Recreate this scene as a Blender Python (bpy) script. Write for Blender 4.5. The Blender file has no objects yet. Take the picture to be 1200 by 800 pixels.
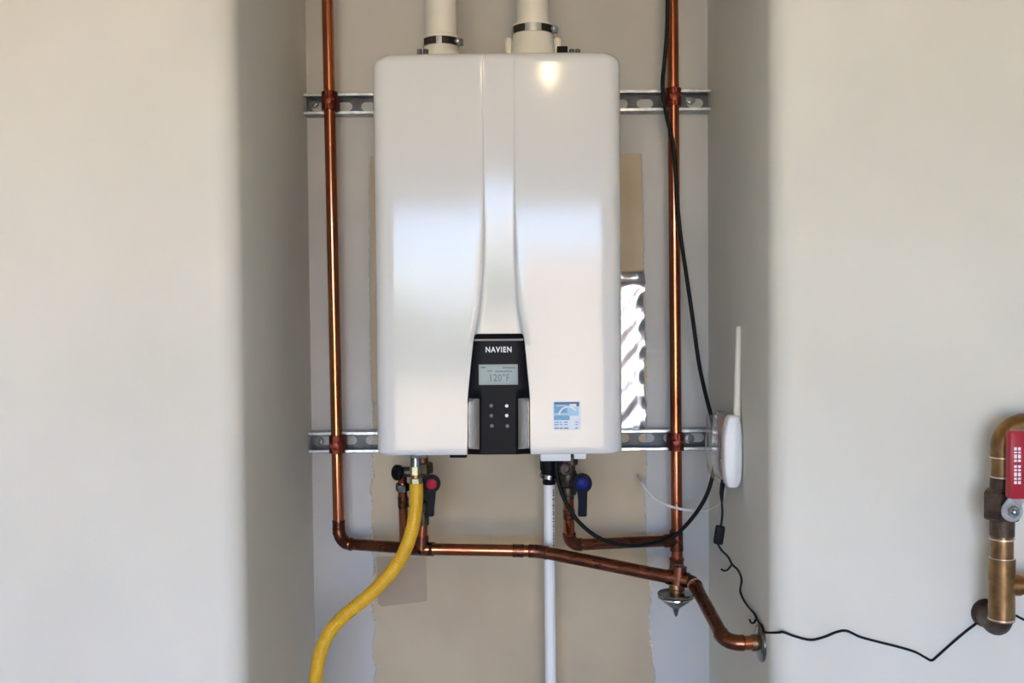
import bpy, bmesh, math, random
from mathutils import Vector, Matrix
random.seed(7)
sc = bpy.context.scene
C = sc.collection
PI = math.pi

# ------------------------------------------------------------------ camera
FPX = 1200.0
CAM = Vector((0.0, 0.0, 1.5))
YAW, PITCH, ROLL = math.radians(0.48), math.radians(1.80), math.radians(-0.50)
cam_rot = (Matrix.Rotation(YAW, 3, 'Z') @ Matrix.Rotation(PI / 2 - PITCH, 3, 'X') @ Matrix.Rotation(ROLL, 3, 'Z'))
cd = bpy.data.cameras.new('camera')
cd.sensor_width = 36.0
cd.lens = 36.0 * FPX / 1200.0
cd.clip_start = 0.02
cam = bpy.data.objects.new('camera', cd)
C.objects.link(cam)
cam.matrix_world = Matrix.Translation(CAM) @ cam_rot.to_4x4()
sc.camera = cam

# ------------------------------------------------------------------ world, sun, exposure
world = bpy.data.worlds.new('sky')
sc.world = world
world.use_nodes = True
wn = world.node_tree
for n in list(wn.nodes):
    wn.nodes.remove(n)
sky = wn.nodes.new('ShaderNodeTexSky')
sky.sky_type = 'NISHITA'
sky.sun_disc = False
sky.sun_elevation = math.radians(45)
sky.sun_rotation = math.radians(-56)
sky.air_density = 1.0
sky.dust_density = 0.6
sky.ozone_density = 2.0
bg = wn.nodes.new('ShaderNodeBackground')
bg.inputs['Strength'].default_value = 0.55
wo = wn.nodes.new('ShaderNodeOutputWorld')
tint = wn.nodes.new('ShaderNodeMix')
tint.data_type = 'RGBA'
tint.blend_type = 'MULTIPLY'
tint.inputs[0].default_value = 1.0
tint.inputs[7].default_value = (0.83, 0.98, 1.43, 1.0)
wn.links.new(sky.outputs[0], tint.inputs[6])
wn.links.new(tint.outputs[2], bg.inputs[0])
wn.links.new(bg.outputs[0], wo.inputs[0])

sl = bpy.data.lights.new('sun', 'SUN')
sl.energy = 17.0
sl.angle = math.radians(0.6)
sl.color = (1.0, 0.95, 0.86)
so = bpy.data.objects.new('sun', sl)
C.objects.link(so)
# the sun stands high over the house, off to the left: it lights the driveway and the house across
so.rotation_euler = Vector((-0.9, 0.6, 1.1)).to_track_quat('Z', 'Y').to_euler()

# garage door opening: a light portal for the sky
DOOR_X0, DOOR_X1, DOOR_Z, DOOR_Y = -1.70, 1.30, 2.32, -4.6
pl = bpy.data.lights.new('daylight_portal', 'AREA')
pl.shape = 'RECTANGLE'
pl.size = DOOR_X1 - DOOR_X0
pl.size_y = DOOR_Z
pl.cycles.is_portal = True
po = bpy.data.objects.new('daylight_portal', pl)
C.objects.link(po)
po.location = ((DOOR_X0 + DOOR_X1) / 2, DOOR_Y - 0.02, DOOR_Z / 2)
po.rotation_euler = (PI / 2, 0, 0)

sc.view_settings.view_transform = 'Standard'
sc.view_settings.look = 'None'
sc.view_settings.gamma = 1.0
sc.view_settings.use_curve_mapping = False
sc.view_settings.exposure = 2.35


# ------------------------------------------------------------------ helpers
def pt(px, py, Y):
    """the point of the scene at depth Y that lies in the direction of pixel (px, py)"""
    v = cam_rot @ Vector(((px - 600.0) / FPX, (400.0 - py) / FPX, -1.0))
    return CAM + v * ((Y - CAM.y) / v.y)


def nd(nt, kind, **kw):
    n = nt.nodes.new(kind)
    for k, v in kw.items():
        setattr(n, k, v)
    return n


def mat(name, col, rough=0.5, metal=0.0, spec=0.5, coat=0.0, trans=0.0, alpha=1.0, var=None, var_scale=8.0,
        var_detail=4.0, var_lo=0.35, var_hi=0.65, bump=0.0, bump_scale=200.0, rough_var=0.0, stretch=None, emit=None, ior=1.5):
    m = bpy.data.materials.new(name)
    m.use_nodes = True
    nt = m.node_tree
    b = nt.nodes['Principled BSDF']
    b.inputs['Base Color'].default_value = (*col, 1)
    b.inputs['Roughness'].default_value = rough
    b.inputs['Metallic'].default_value = metal
    b.inputs['Specular IOR Level'].default_value = spec
    b.inputs['Coat Weight'].default_value = coat
    b.inputs['Coat Roughness'].default_value = 0.06
    b.inputs['Transmission Weight'].default_value = trans
    b.inputs['Alpha'].default_value = alpha
    b.inputs['IOR'].default_value = ior
    if emit:
        b.inputs['Emission Color'].default_value = (*emit[0], 1)
        b.inputs['Emission Strength'].default_value = emit[1]
    tc = nd(nt, 'ShaderNodeTexCoord')
    mp = nd(nt, 'ShaderNodeMapping')
    if stretch:
        mp.inputs['Scale'].default_value = stretch
    geo = nd(nt, 'ShaderNodeNewGeometry')
    nt.links.new(geo.outputs['Position'], mp.inputs['Vector'])
    if var is not None:
        no = nd(nt, 'ShaderNodeTexNoise')
        no.inputs['Scale'].default_value = var_scale
        no.inputs['Detail'].default_value = var_detail
        nt.links.new(mp.outputs[0], no.inputs['Vector'])
        rp = nd(nt, 'ShaderNodeValToRGB')
        rp.color_ramp.elements[0].position = var_lo
        rp.color_ramp.elements[1].position = var_hi
        rp.color_ramp.elements[0].color = (*var, 1)
        rp.color_ramp.elements[1].color = (*col, 1)
        nt.links.new(no.outputs['Fac'], rp.inputs[0])
        nt.links.new(rp.outputs[0], b.inputs['Base Color'])
        if rough_var:
            mr = nd(nt, 'ShaderNodeMapRange')
            mr.inputs['To Min'].default_value = rough + rough_var
            mr.inputs['To Max'].default_value = rough - rough_var
            mr.inputs['From Min'].default_value = var_lo
            mr.inputs['From Max'].default_value = var_hi
            nt.links.new(no.outputs['Fac'], mr.inputs[0])
            nt.links.new(mr.outputs[0], b.inputs['Roughness'])
    if bump:
        n2 = nd(nt, 'ShaderNodeTexNoise')
        n2.inputs['Scale'].default_value = bump_scale
        n2.inputs['Detail'].default_value = 3.0
        nt.links.new(geo.outputs['Position'], n2.inputs['Vector'])
        bp = nd(nt, 'ShaderNodeBump')
        bp.inputs['Strength'].default_value = bump
        bp.inputs['Distance'].default_value = 0.002
        nt.links.new(n2.outputs['Fac'], bp.inputs['Height'])
        nt.links.new(bp.outputs[0], b.inputs['Normal'])
    return m


M = {
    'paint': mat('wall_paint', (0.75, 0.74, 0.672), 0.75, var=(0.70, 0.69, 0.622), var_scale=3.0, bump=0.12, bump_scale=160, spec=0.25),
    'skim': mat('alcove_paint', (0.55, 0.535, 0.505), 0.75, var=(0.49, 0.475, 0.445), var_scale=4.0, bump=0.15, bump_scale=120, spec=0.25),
    'gypsum': mat('bare_drywall_paper', (0.56, 0.465, 0.325), 0.9, var=(0.48, 0.39, 0.27), var_scale=5.0, bump=0.15, bump_scale=90, spec=0.15),
    'gypsum_dark': mat('stained_drywall_paper', (0.43, 0.345, 0.26), 0.9, var=(0.38, 0.30, 0.22), var_scale=9.0, spec=0.15),
    'plaster': mat('dried_plaster_bead', (0.70, 0.67, 0.62), 0.85, var=(0.52, 0.46, 0.39), var_scale=60.0, bump=0.4, bump_scale=300),
    'enamel': mat('white_enamel', (0.68, 0.685, 0.675), 0.10, spec=0.30, coat=0.0),
    'enamel_flat': mat('white_plastic', (0.80, 0.80, 0.78), 0.4),
    'black_gloss': mat('black_satin_plastic', (0.006, 0.006, 0.008), 0.35, spec=0.06),
    'wing': mat('smoked_metal_flank', (0.42, 0.40, 0.38), 0.16, 0.9),
    'black_trim': mat('satin_grey_trim', (0.30, 0.28, 0.28), 0.4, spec=0.2),
    'screen': mat('lcd_screen', (0.36, 0.43, 0.42), 0.35, spec=0.25),
    'screen_ink': mat('lcd_ink', (0.12, 0.17, 0.17), 0.4),
    'print_white': mat('white_print', (0.86, 0.86, 0.87), 0.45),
    'print_grey': mat('grey_print', (0.13, 0.13, 0.135), 0.45),
    'sticker': mat('sticker_paper', (0.74, 0.80, 0.87), 0.5),
    'sticker_blue': mat('sticker_blue', (0.10, 0.28, 0.52), 0.45, var=(0.16, 0.38, 0.62), var_scale=120),
    'sticker_cyan': mat('sticker_light_blue', (0.36, 0.60, 0.80), 0.45),
    'sticker_navy': mat('sticker_navy', (0.05, 0.10, 0.20), 0.45),
    'copper': mat('copper_tube', (0.52, 0.19, 0.095), 0.20, 1.0, var=(0.36, 0.11, 0.055), var_scale=22, rough_var=0.07, stretch=(1, 1, 0.25), bump=0.03, bump_scale=60),
    'copper_old': mat('tarnished_copper', (0.24, 0.092, 0.055), 0.28, 1.0, var=(0.15, 0.056, 0.034), var_scale=24, rough_var=0.06, bump=0.03, bump_scale=60),
    'copper_clamp': mat('copper_plated_clamp', (0.22, 0.05, 0.03), 0.42, 0.9, var=(0.12, 0.025, 0.016), var_scale=90),
    'bronze': mat('dark_bronze_casting', (0.12, 0.085, 0.065), 0.5, 0.7, var=(0.06, 0.042, 0.032), var_scale=60, bump=0.3, bump_scale=260),
    'brass': mat('aged_brass', (0.34, 0.205, 0.095), 0.36, 1.0, var=(0.20, 0.115, 0.055), var_scale=40, rough_var=0.08),
    'brass_light': mat('yellow_zinc_brass', (0.50, 0.48, 0.28), 0.45, 0.8, var=(0.34, 0.33, 0.18), var_scale=80),
    'brass_green': mat('tarnished_valve_brass', (0.12, 0.10, 0.065), 0.45, 0.8, var=(0.05, 0.042, 0.028), var_scale=70),
    'solder': mat('solder_ring', (0.80, 0.70, 0.58), 0.35, 0.9),
    'galv': mat('galvanised_steel', (0.50, 0.51, 0.52), 0.36, 1.0, var=(0.34, 0.35, 0.36), var_scale=70, rough_var=0.08),
    'web': mat('shaded_zinc_web', (0.11, 0.11, 0.112), 0.5, 0.9, var=(0.07, 0.07, 0.072), var_scale=70),  # rail steel darkened: the open channel's inner shade is put into the colour
    'chrome': mat('chrome', (0.74, 0.75, 0.76), 0.10, 1.0),
    'chrome_dull': mat('dull_chrome', (0.34, 0.355, 0.36), 0.20, 1.0, var=(0.20, 0.21, 0.215), var_scale=50),
    'pvc': mat('white_pvc', (0.80, 0.77, 0.69), 0.35, var=(0.72, 0.68, 0.58), var_scale=9),
    'pvc_thin': mat('white_pvc_tube', (0.88, 0.875, 0.85), 0.35),
    'vent_slot': mat('dark_clamp_steel', (0.035, 0.028, 0.02), 0.5, 0.3, spec=0.2),
    'yellow': mat('yellow_hose_jacket', (0.80, 0.46, 0.03), 0.42, spec=0.3, var=(0.72, 0.40, 0.022), var_scale=25),
    'black': mat('black_plastic', (0.009, 0.009, 0.010), 0.5, spec=0.10),
    'rubber': mat('black_cable_rubber', (0.010, 0.0095, 0.0095), 0.5, spec=0.16),
    'red_disc': mat('red_plastic', (0.42, 0.018, 0.04), 0.45, spec=0.15),
    'blue_disc': mat('blue_plastic', (0.012, 0.018, 0.15), 0.45, spec=0.12),
    'navy_black': mat('blue_black_plastic', (0.006, 0.007, 0.017), 0.5, spec=0.08),
    'red_grip': mat('red_vinyl_grip', (0.42, 0.018, 0.035), 0.38, spec=0.3),
    'cable_white': mat('white_cable_jacket', (0.72, 0.70, 0.67), 0.45),
    'router': mat('router_white_plastic', (0.78, 0.79, 0.79), 0.35),
    'router_face': mat('router_face_grey', (0.40, 0.38, 0.36), 0.20, var=(0.30, 0.27, 0.25), var_scale=25, coat=0.5),
    'film': mat('clear_plastic_film', (0.90, 0.90, 0.90), 0.10, alpha=0.28, bump=0.9, bump_scale=45, spec=0.8),
    'foil': mat('crumpled_foil', (0.52, 0.52, 0.54), 0.30, 1.0, bump=0.5, bump_scale=38),
    'concrete': mat('concrete', (0.46, 0.43, 0.38), 0.7, var=(0.38, 0.35, 0.31), var_scale=2.5, bump=0.2, bump_scale=60),
    'drive': mat('driveway_concrete', (0.59, 0.44, 0.235), 0.8, var=(0.51, 0.38, 0.20), var_scale=1.2),
    'ceiling': mat('ceiling_paint', (0.66, 0.52, 0.29), 0.85),
    'drab': mat('garage_side_paint', (0.42, 0.39, 0.34), 0.85),
    'stucco': mat('beige_stucco', (0.62, 0.50, 0.36), 0.9, var=(0.56, 0.44, 0.31), var_scale=2.0),
    'hedge': mat('hedge_green', (0.10, 0.16, 0.05), 0.9, var=(0.05, 0.09, 0.025), var_scale=8),
    'lamp': mat('lamp_diffuser', (0.9, 0.9, 0.85), 0.5, emit=((1.0, 0.78, 0.48), 50.0)),
}


def obj(name, bm, m, parent=None, smooth=True, angle=40):
    me = bpy.data.meshes.new(name)
    bmesh.ops.recalc_face_normals(bm, faces=bm.faces[:])
    if smooth:
        lim = math.radians(angle)
        for f in bm.faces:
            f.smooth = True
        for e in bm.edges:
            if len(e.link_faces) == 2 and e.calc_face_angle(0) > lim:
                e.smooth = False
    bm.to_mesh(me)
    bm.free()
    me.materials.append(M[m] if isinstance(m, str) else m)
    o = bpy.data.objects.new(name, me)
    C.objects.link(o)
    if parent is not None:
        o.parent = parent
        o.matrix_parent_inverse = parent.matrix_world.inverted() if parent.type == 'EMPTY' else Matrix.Translation(-parent_origin(parent))
    return o


def parent_origin(o):
    v = o.location.copy()
    p = o.parent
    while p is not None:
        p = p.parent
    return v * 0


def thing(name, label, cat, loc, group=None):
    o = bpy.data.objects.new(name, None)
    C.objects.link(o)
    o.location = loc
    o.empty_display_size = 0.05
    o.matrix_world = Matrix.Translation(loc)
    o['label'] = label
    o['category'] = cat
    if group:
        o['group'] = group
    return o


def tag(o, label, cat, group=None):
    o['label'] = label
    o['category'] = cat
    if group:
        o['group'] = group
    return o


def struct(name, bm, m, smooth=False, label=None, parent=None):
    o = obj(name, bm, m, parent, smooth)
    if parent is None:
        o['kind'] = 'structure'
        if label:
            o['label'] = label
    return o


def box(bm, c, s, rot=None, bevel=0.0, seg=2):
    c = Vector(c)
    vs = []
    for dx in (-1, 1):
        for dy in (-1, 1):
            for dz in (-1, 1):
                v = Vector((dx * s[0] / 2, dy * s[1] / 2, dz * s[2] / 2))
                vs.append(v)
    idx = [(0, 1, 3, 2), (4, 6, 7, 5), (0, 4, 5, 1), (2, 3, 7, 6), (0, 2, 6, 4), (1, 5, 7, 3)]
    t = bmesh.new()
    tv = [t.verts.new(v) for v in vs]
    for f in idx:
        t.faces.new([tv[i] for i in f])
    if bevel:
        bmesh.ops.bevel(t, geom=t.edges[:], offset=bevel, segments=seg, affect='EDGES', profile=0.5)
    merge(bm, t, rot, c)
    return bm


def merge(bm, t, rot=None, c=Vector((0, 0, 0))):
    mp = {}
    for v in t.verts:
        p = v.co.copy()
        if rot is not None:
            p = rot @ p
        mp[v] = bm.verts.new(p + c)
    for f in t.faces:
        try:
            bm.faces.new([mp[v] for v in f.verts])
        except ValueError:
            pass
    t.free()


def bx(x0, x1, y0, y1, z0, z1, bevel=0.0):
    bm = bmesh.new()
    return box(bm, ((x0 + x1) / 2, (y0 + y1) / 2, (z0 + z1) / 2), (x1 - x0, y1 - y0, z1 - z0), None, bevel)


def smooth_path(pts, n=8):
    """Catmull-Rom through the points"""
    P = [Vector(p) for p in pts]
    P = [P[0] * 2 - P[1]] + P + [P[-1] * 2 - P[-2]]
    out = []
    for i in range(1, len(P) - 2):
        a, b, c, d = P[i - 1], P[i], P[i + 1], P[i + 2]
        for k in range(n):
            t = k / n
            out.append(0.5 * ((2 * b) + (c - a) * t + (2 * a - 5 * b + 4 * c - d) * t * t + (3 * b - a - 3 * c + d) * t ** 3))
    out.append(P[-2])
    return out


def tube(bm, pts, r, seg=16, cap=True):
    P = [Vector(p) for p in pts]
    n = len(P)
    R = r if isinstance(r, (list, tuple)) else [r] * n
    t0 = (P[1] - P[0]).normalized()
    up = Vector((0, 0, 1)) if abs(t0.z) < 0.9 else Vector((1, 0, 0))
    nrm = (up - t0 * up.dot(t0)).normalized()
    rings = []
    for i in range(n):
        if i == 0:
            t = t0
        elif i == n - 1:
            t = (P[i] - P[i - 1]).normalized()
        else:
            t = ((P[i + 1] - P[i]).normalized() + (P[i] - P[i - 1]).normalized())
            t = t.normalized() if t.length > 1e-9 else (P[i + 1] - P[i]).normalized()
        nrm = nrm - t * nrm.dot(t)
        nrm.normalize()
        bn = t.cross(nrm)
        ring = [bm.verts.new(P[i] + (nrm * math.cos(2 * PI * k / seg) + bn * math.sin(2 * PI * k / seg)) * R[i]) for k in range(seg)]
        rings.append(ring)
    for i in range(n - 1):
        for k in range(seg):
            bm.faces.new((rings[i][k], rings[i][(k + 1) % seg], rings[i + 1][(k + 1) % seg], rings[i + 1][k]))
    if cap:
        bm.faces.new(list(reversed(rings[0])))
        bm.faces.new(rings[-1])
    return bm


def T(pts, r, seg=16, cap=True):
    return tube(bmesh.new(), pts, r, seg, cap)


def lathe(prof, origin, axis=(0, 0, 1), seg=24, bm=None):
    """prof: list of (distance along the axis, radius)"""
    bm = bm or bmesh.new()
    a = Vector(axis).normalized()
    o = Vector(origin)
    up = Vector((0, 0, 1)) if abs(a.z) < 0.9 else Vector((1, 0, 0))
    u = (up - a * up.dot(a)).normalized()
    w = a.cross(u)
    rings = []
    for (h, r) in prof:
        if r < 1e-6:
            rings.append([bm.verts.new(o + a * h)])
        else:
            rings.append([bm.verts.new(o + a * h + (u * math.cos(2 * PI * k / seg) + w * math.sin(2 * PI * k / seg)) * r) for k in range(seg)])
    for i in range(len(rings) - 1):
        A, B = rings[i], rings[i + 1]
        for k in range(seg):
            k2 = (k + 1) % seg
            if len(A) == 1 and len(B) == 1:
                continue
            if len(A) == 1:
                bm.faces.new((A[0], B[k], B[k2]))
            elif len(B) == 1:
                bm.faces.new((A[k], A[k2], B[0]))
            else:
                bm.faces.new((A[k], A[k2], B[k2], B[k]))
    if len(rings[0]) > 1:
        bm.faces.new(list(reversed(rings[0])))
    if len(rings[-1]) > 1:
        bm.faces.new(rings[-1])
    return bm


def hexnut(origin, axis, r, h, bm=None):
    b = r * 0.10
    return lathe([(0, r * 0.9), (b, r), (h - b, r), (h, r * 0.9)], origin, axis, 6, bm)


def bend(A, B, Cc, leg, n=10):
    """points of a quarter-ish bend at B, starting leg away towards A and ending leg away towards Cc"""
    A, B, Cc = Vector(A), Vector(B), Vector(Cc)
    p0 = B + (A - B).normalized() * leg
    p2 = B + (Cc - B).normalized() * leg
    out = []
    for k in range(n + 1):
        t = k / n
        # rounder than a quadratic: weight of the corner for a circular arc
        w = 0.75
        den = (1 - t) ** 2 + 2 * t * (1 - t) * w + t * t
        out.append(((1 - t) ** 2 * p0 + 2 * t * (1 - t) * w * B + t * t * p2) / den)
    return out


def toward(A, B, d):
    A, B = Vector(A), Vector(B)
    return A + (B - A).normalized() * d


def coupling(c, axis, r, h, flare=0.0012):
    """a soldered sleeve with two swollen rims"""
    a = Vector(axis).normalized()
    return lathe([(-h / 2, r), (-h / 2, r + flare), (-h / 2 + 0.003, r + flare * 1.5), (-h / 2 + 0.006, r + flare), (h / 2 - 0.006, r + flare),
                  (h / 2 - 0.003, r + flare * 1.5), (h / 2, r + flare), (h / 2, r)], c, a, 20)


def text_mesh(name, body, size, m, parent, origin, xdir=(1, 0, 0), zdir=(0, 0, 1), extrude=0.0003, offset=0.0, fit=None, gap=1.0):
    cu = bpy.data.curves.new(name, 'FONT')
    cu.body = body
    cu.size = size
    cu.extrude = extrude
    cu.offset = offset
    cu.space_character = gap
    cu.align_x = 'CENTER'
    cu.align_y = 'CENTER'
    to = bpy.data.objects.new(name + '_curve', cu)
    C.objects.link(to)
    dg = bpy.context.evaluated_depsgraph_get()
    me = bpy.data.meshes.new_from_object(to.evaluated_get(dg))
    bpy.data.objects.remove(to)
    X, Z = Vector(xdir).normalized(), Vector(zdir).normalized()
    Nn = X.cross(Z)
    o0 = Vector(origin)
    x_lo, x_hi = min(v.co.x for v in me.vertices), max(v.co.x for v in me.vertices)
    y_lo, y_hi = min(v.co.y for v in me.vertices), max(v.co.y for v in me.vertices)
    fx, fy = (fit[0] / (x_hi - x_lo), fit[1] / (y_hi - y_lo)) if fit else (1, 1)
    for v in me.vertices:
        v.co = o0 + X * (v.co.x - (x_lo + x_hi) / 2) * fx + Z * (v.co.y - (y_lo + y_hi) / 2) * fy + Nn * v.co.z
    me.name = name
    me.materials.clear()
    me.materials.append(M[m])
    o = bpy.data.objects.new(name, me)
    C.objects.link(o)
    o.parent = parent
    root = parent
    while root.parent is not None:
        root = root.parent
    o.matrix_parent_inverse = inv_of(parent)
    return o


def inv_of(p):
    mw = Matrix.Identity(4)
    chain = []
    while p is not None:
        chain.append(p)
        p = p.parent
    for q in reversed(chain):
        mw = mw @ (q.matrix_parent_inverse if q.parent is not None else Matrix.Identity(4)) @ (Matrix.Translation(q.location))
    return mw.inverted()


# all meshes are written in world coordinates: parts keep them through the inverse of the parent
_obj0 = obj


def obj(name, bm, m, parent=None, smooth=True, angle=40):
    o = _obj0(name, bm, m, None, smooth, angle)
    if parent is not None:
        o.parent = parent
        o.matrix_parent_inverse = inv_of(parent)
    return o


# ------------------------------------------------------------------ the setting
YF, YB = 1.61, 2.17                    # face of the garage wall, face of the alcove's back wall
XL, XR = -0.446, 0.397                 # the alcove's side walls
H = 2.75
RX0, RX1 = -2.7, 2.7
RB = 0.038                             # bullnose corner


def front_wall(name, x_corner, x_far, sgn):
    """slab whose edge at the alcove is a rounded bullnose; sgn +1 when the alcove lies to the right"""
    prof = [(x_far, YF), (x_corner - sgn * RB, YF)]
    for k in range(1, 11):
        a = PI / 2 * k / 10
        prof.append((x_corner - sgn * RB + sgn * RB * math.sin(a), YF + RB - RB * math.cos(a)))
    prof += [(x_corner, YF + 0.12), (x_far, YF + 0.12)]
    bm = bmesh.new()
    lo = [bm.verts.new((x, y, 0)) for x, y in prof]
    hi = [bm.verts.new((x, y, H)) for x, y in prof]
    n = len(prof)
    for i in range(n):
        bm.faces.new((lo[i], lo[(i + 1) % n], hi[(i + 1) % n], hi[i]))
    bm.faces.new(lo)
    bm.faces.new(hi)
    return struct(name, bm, 'paint', smooth=True)


front_wall('wall_front_left', XL, RX0, 1)
front_wall('wall_front_right', XR, RX1, -1)
struct('wall_alcove_left', bx(XL - 0.1, XL, YF + 0.12, YB, 0, H), 'paint')
struct('wall_alcove_right', bx(XR, XR + 0.1, YF + 0.12, YB, 0, H), 'paint')
wall_back = struct('wall_alcove_back', bx(XL - 0.1, XR + 0.1, YB, YB + 0.1, 0, H), 'gypsum')

struct('floor', bx(RX0 - 0.1, RX1 + 0.1, DOOR_Y, YB + 0.1, -0.1, 0), 'concrete')
struct('ceiling', bx(RX0 - 0.1, RX1 + 0.1, DOOR_Y - 0.15, YB + 0.1, H, H + 0.1), 'ceiling')
struct('wall_left', bx(RX0 - 0.1, RX0, DOOR_Y, YF + 0.12, 0, H), 'paint')
struct('wall_right', bx(RX1, RX1 + 0.1, DOOR_Y, YF + 0.12, 0, H), 'paint')
struct('wall_garage_door_left', bx(RX0 - 0.1, DOOR_X0, DOOR_Y - 0.15, DOOR_Y, 0, H), 'drab')
struct('wall_garage_door_right', bx(DOOR_X1, RX1 + 0.1, DOOR_Y - 0.15, DOOR_Y, 0, H), 'drab')
struct('wall_garage_door_header', bx(DOOR_X0, DOOR_X1, DOOR_Y - 0.15, DOOR_Y, DOOR_Z, H), 'drab')
struct('driveway', bx(-30, 30, -40, DOOR_Y, -0.12, -0.02), 'drive')

# paint skim on the back wall: covers everything but the bare middle; its edges are ragged
EL = [(a, b) for a, b in ((180, 435), (215, 433.5), (300, 434), (380, 434.5), (440, 435), (470, 437), (500, 437), (540, 435), (556, 437.5), (575, 433.5), (590, 437),
      (607, 434.5), (630, 436), (665, 438.5), (700, 438), (716, 435.5), (735, 441), (752, 438), (772, 437), (786, 441), (800, 438.5), (840, 440))]
ER = [(a, b) for a, b in ((180, 751), (230, 753), (320, 754), (420, 757), (500, 757), (540, 757), (590, 756), (640, 757.5), (690, 762), (710, 763), (735, 760), (770, 765), (800, 767), (840, 766))]


def interp(tab, v):
    if v <= tab[0][0]:
        return tab[0][1]
    for (a, b), (c, d) in zip(tab, tab[1:]):
        if v <= c:
            return b + (d - b) * (v - a) / (c - a)
    return tab[-1][1]


bm = bmesh.new()
TH = 0.0022
ztop = pt(745, 180, YB).z
zs = [ztop - (ztop - 0.0) * k / 320 for k in range(321)]


def edge_x(tab, z, jit):
    py = 362 + (1.5 - z) * FPX / YB
    px = interp(tab, py)
    return pt(px, py, YB).x + jit


jl = 0.0
prevL = prevR = None
for z in zs:
    jl = random.uniform(-0.0015, 0.0015)
    jr = random.uniform(-0.0012, 0.0012)
    xl, xr = edge_x(EL, z, jl), edge_x(ER, z, jr)
    L = [bm.verts.new((XL, YB - TH, z)), bm.verts.new((xl - 0.0015, YB - TH, z)), bm.verts.new((xl + 0.001, YB + 0.0005, z))]
    Rr = [bm.verts.new((XR, YB - TH, z)), bm.verts.new((xr + 0.0015, YB - TH, z)), bm.verts.new((xr - 0.001, YB + 0.0005, z))]
    if prevL:
        for i in range(2):
            bm.faces.new((prevL[i], prevL[i + 1], L[i + 1], L[i]))
            bm.faces.new((prevR[i], prevR[i + 1], Rr[i + 1], Rr[i]))
    else:
        firstL, firstR = L, Rr
    prevL, prevR = L, Rr
tl, tr = bm.verts.new((XL, YB - TH, H)), bm.verts.new((XR, YB - TH, H))
bm.faces.new((firstL[0], firstL[1], firstR[1], firstR[0], tr, tl))
bm.faces.new((firstL[1], firstL[2], firstR[2], firstR[1]))
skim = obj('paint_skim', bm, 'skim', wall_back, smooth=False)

# ragged dried bead of plaster along the left edge of the bare paper
bm = bmesh.new()
pts, rad = [], []
for k in range(150):
    z = pt(437, 470, YB).z - k * 0.0032
    pts.append((edge_x(EL, z, random.uniform(-0.001, 0.001)), YB - 0.001, z))
    rad.append(random.choice((0.0012, 0.0018, 0.0028, 0.0042)) * random.uniform(0.6, 1.1))
tube(bm, pts, rad, 6)
obj('plaster_bead', bm, 'plaster', wall_back)
bm = bmesh.new()
pts, rad = [], []
for k in range(120):
    z = pt(757, 545, YB).z - k * 0.0036
    pts.append((edge_x(ER, z, random.uniform(-0.001, 0.001)), YB - 0.001, z))
    rad.append(random.choice((0.0008, 0.0012, 0.0018, 0.003)) * random.uniform(0.6, 1.1))
tube(bm, pts, rad, 6)
obj('plaster_bead', bm, 'plaster', wall_back)
# a darker glued-on scrap of paper below the pipes
a, b = pt(441, 652, YB), pt(500, 706, YB)
bm = bmesh.new()
ring = [(a.x, a.z), (b.x, a.z), (b.x + 0.001, b.z + 0.004), (b.x - 0.02, b.z + 0.001), (a.x + 0.05, b.z - 0.003), (a.x + 0.01, b.z - 0.008), (a.x + 0.002, b.z)]
fr = [bm.verts.new((x, YB - 0.0009, z)) for x, z in ring]
bk = [bm.verts.new((x, YB, z)) for x, z in ring]
bm.faces.new(fr)
for i in range(len(ring)):
    bm.faces.new((fr[i], fr[(i + 1) % len(ring)], bk[(i + 1) % len(ring)], bk[i]))
obj('paper_scrap', bm, 'gypsum_dark', wall_back, smooth=False)

# outdoors, mirrored in the heater's enamel
struct('neighbour_house_wall', bx(-0.2, 14, -21, -20.6, 0, 2.9), 'stucco')
bm = bmesh.new()
for k in range(26):
    cx, cy = -9.8 + k * 0.37 + random.uniform(-0.1, 0.1), -19 + random.uniform(-0.3, 0.3)
    t = bmesh.new()
    bmesh.ops.create_icosphere(t, subdivisions=2, radius=random.uniform(0.6, 1.0))
    for v in t.verts:
        v.co *= random.uniform(0.85, 1.12)
    merge(bm, t, None, Vector((cx, cy, random.uniform(0.3, 1.0))))
hd = obj('hedge', bm, 'hedge')
hd['kind'] = 'structure'

# ceiling lamp of the garage, seen as a bright spot on the heater's top edge
lp = struct('trim_ceiling_lamp', lathe([(0, 0.07), (0.02, 0.07), (0.025, 0.045)], (0.30, -1.6, H - 0.001), (0, 0, -1), 24), 'enamel_flat', smooth=True)
obj('globe', lathe([(0, 0.03), (0.012, 0.038), (0.028, 0.042), (0.044, 0.038), (0.055, 0.026), (0.060, 0)], (0.30, -1.6, H - 0.025), (0, 0, -1), 24), 'lamp', lp)

# ------------------------------------------------------------------ strut rails
RAIL_Y = 2.132


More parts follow.
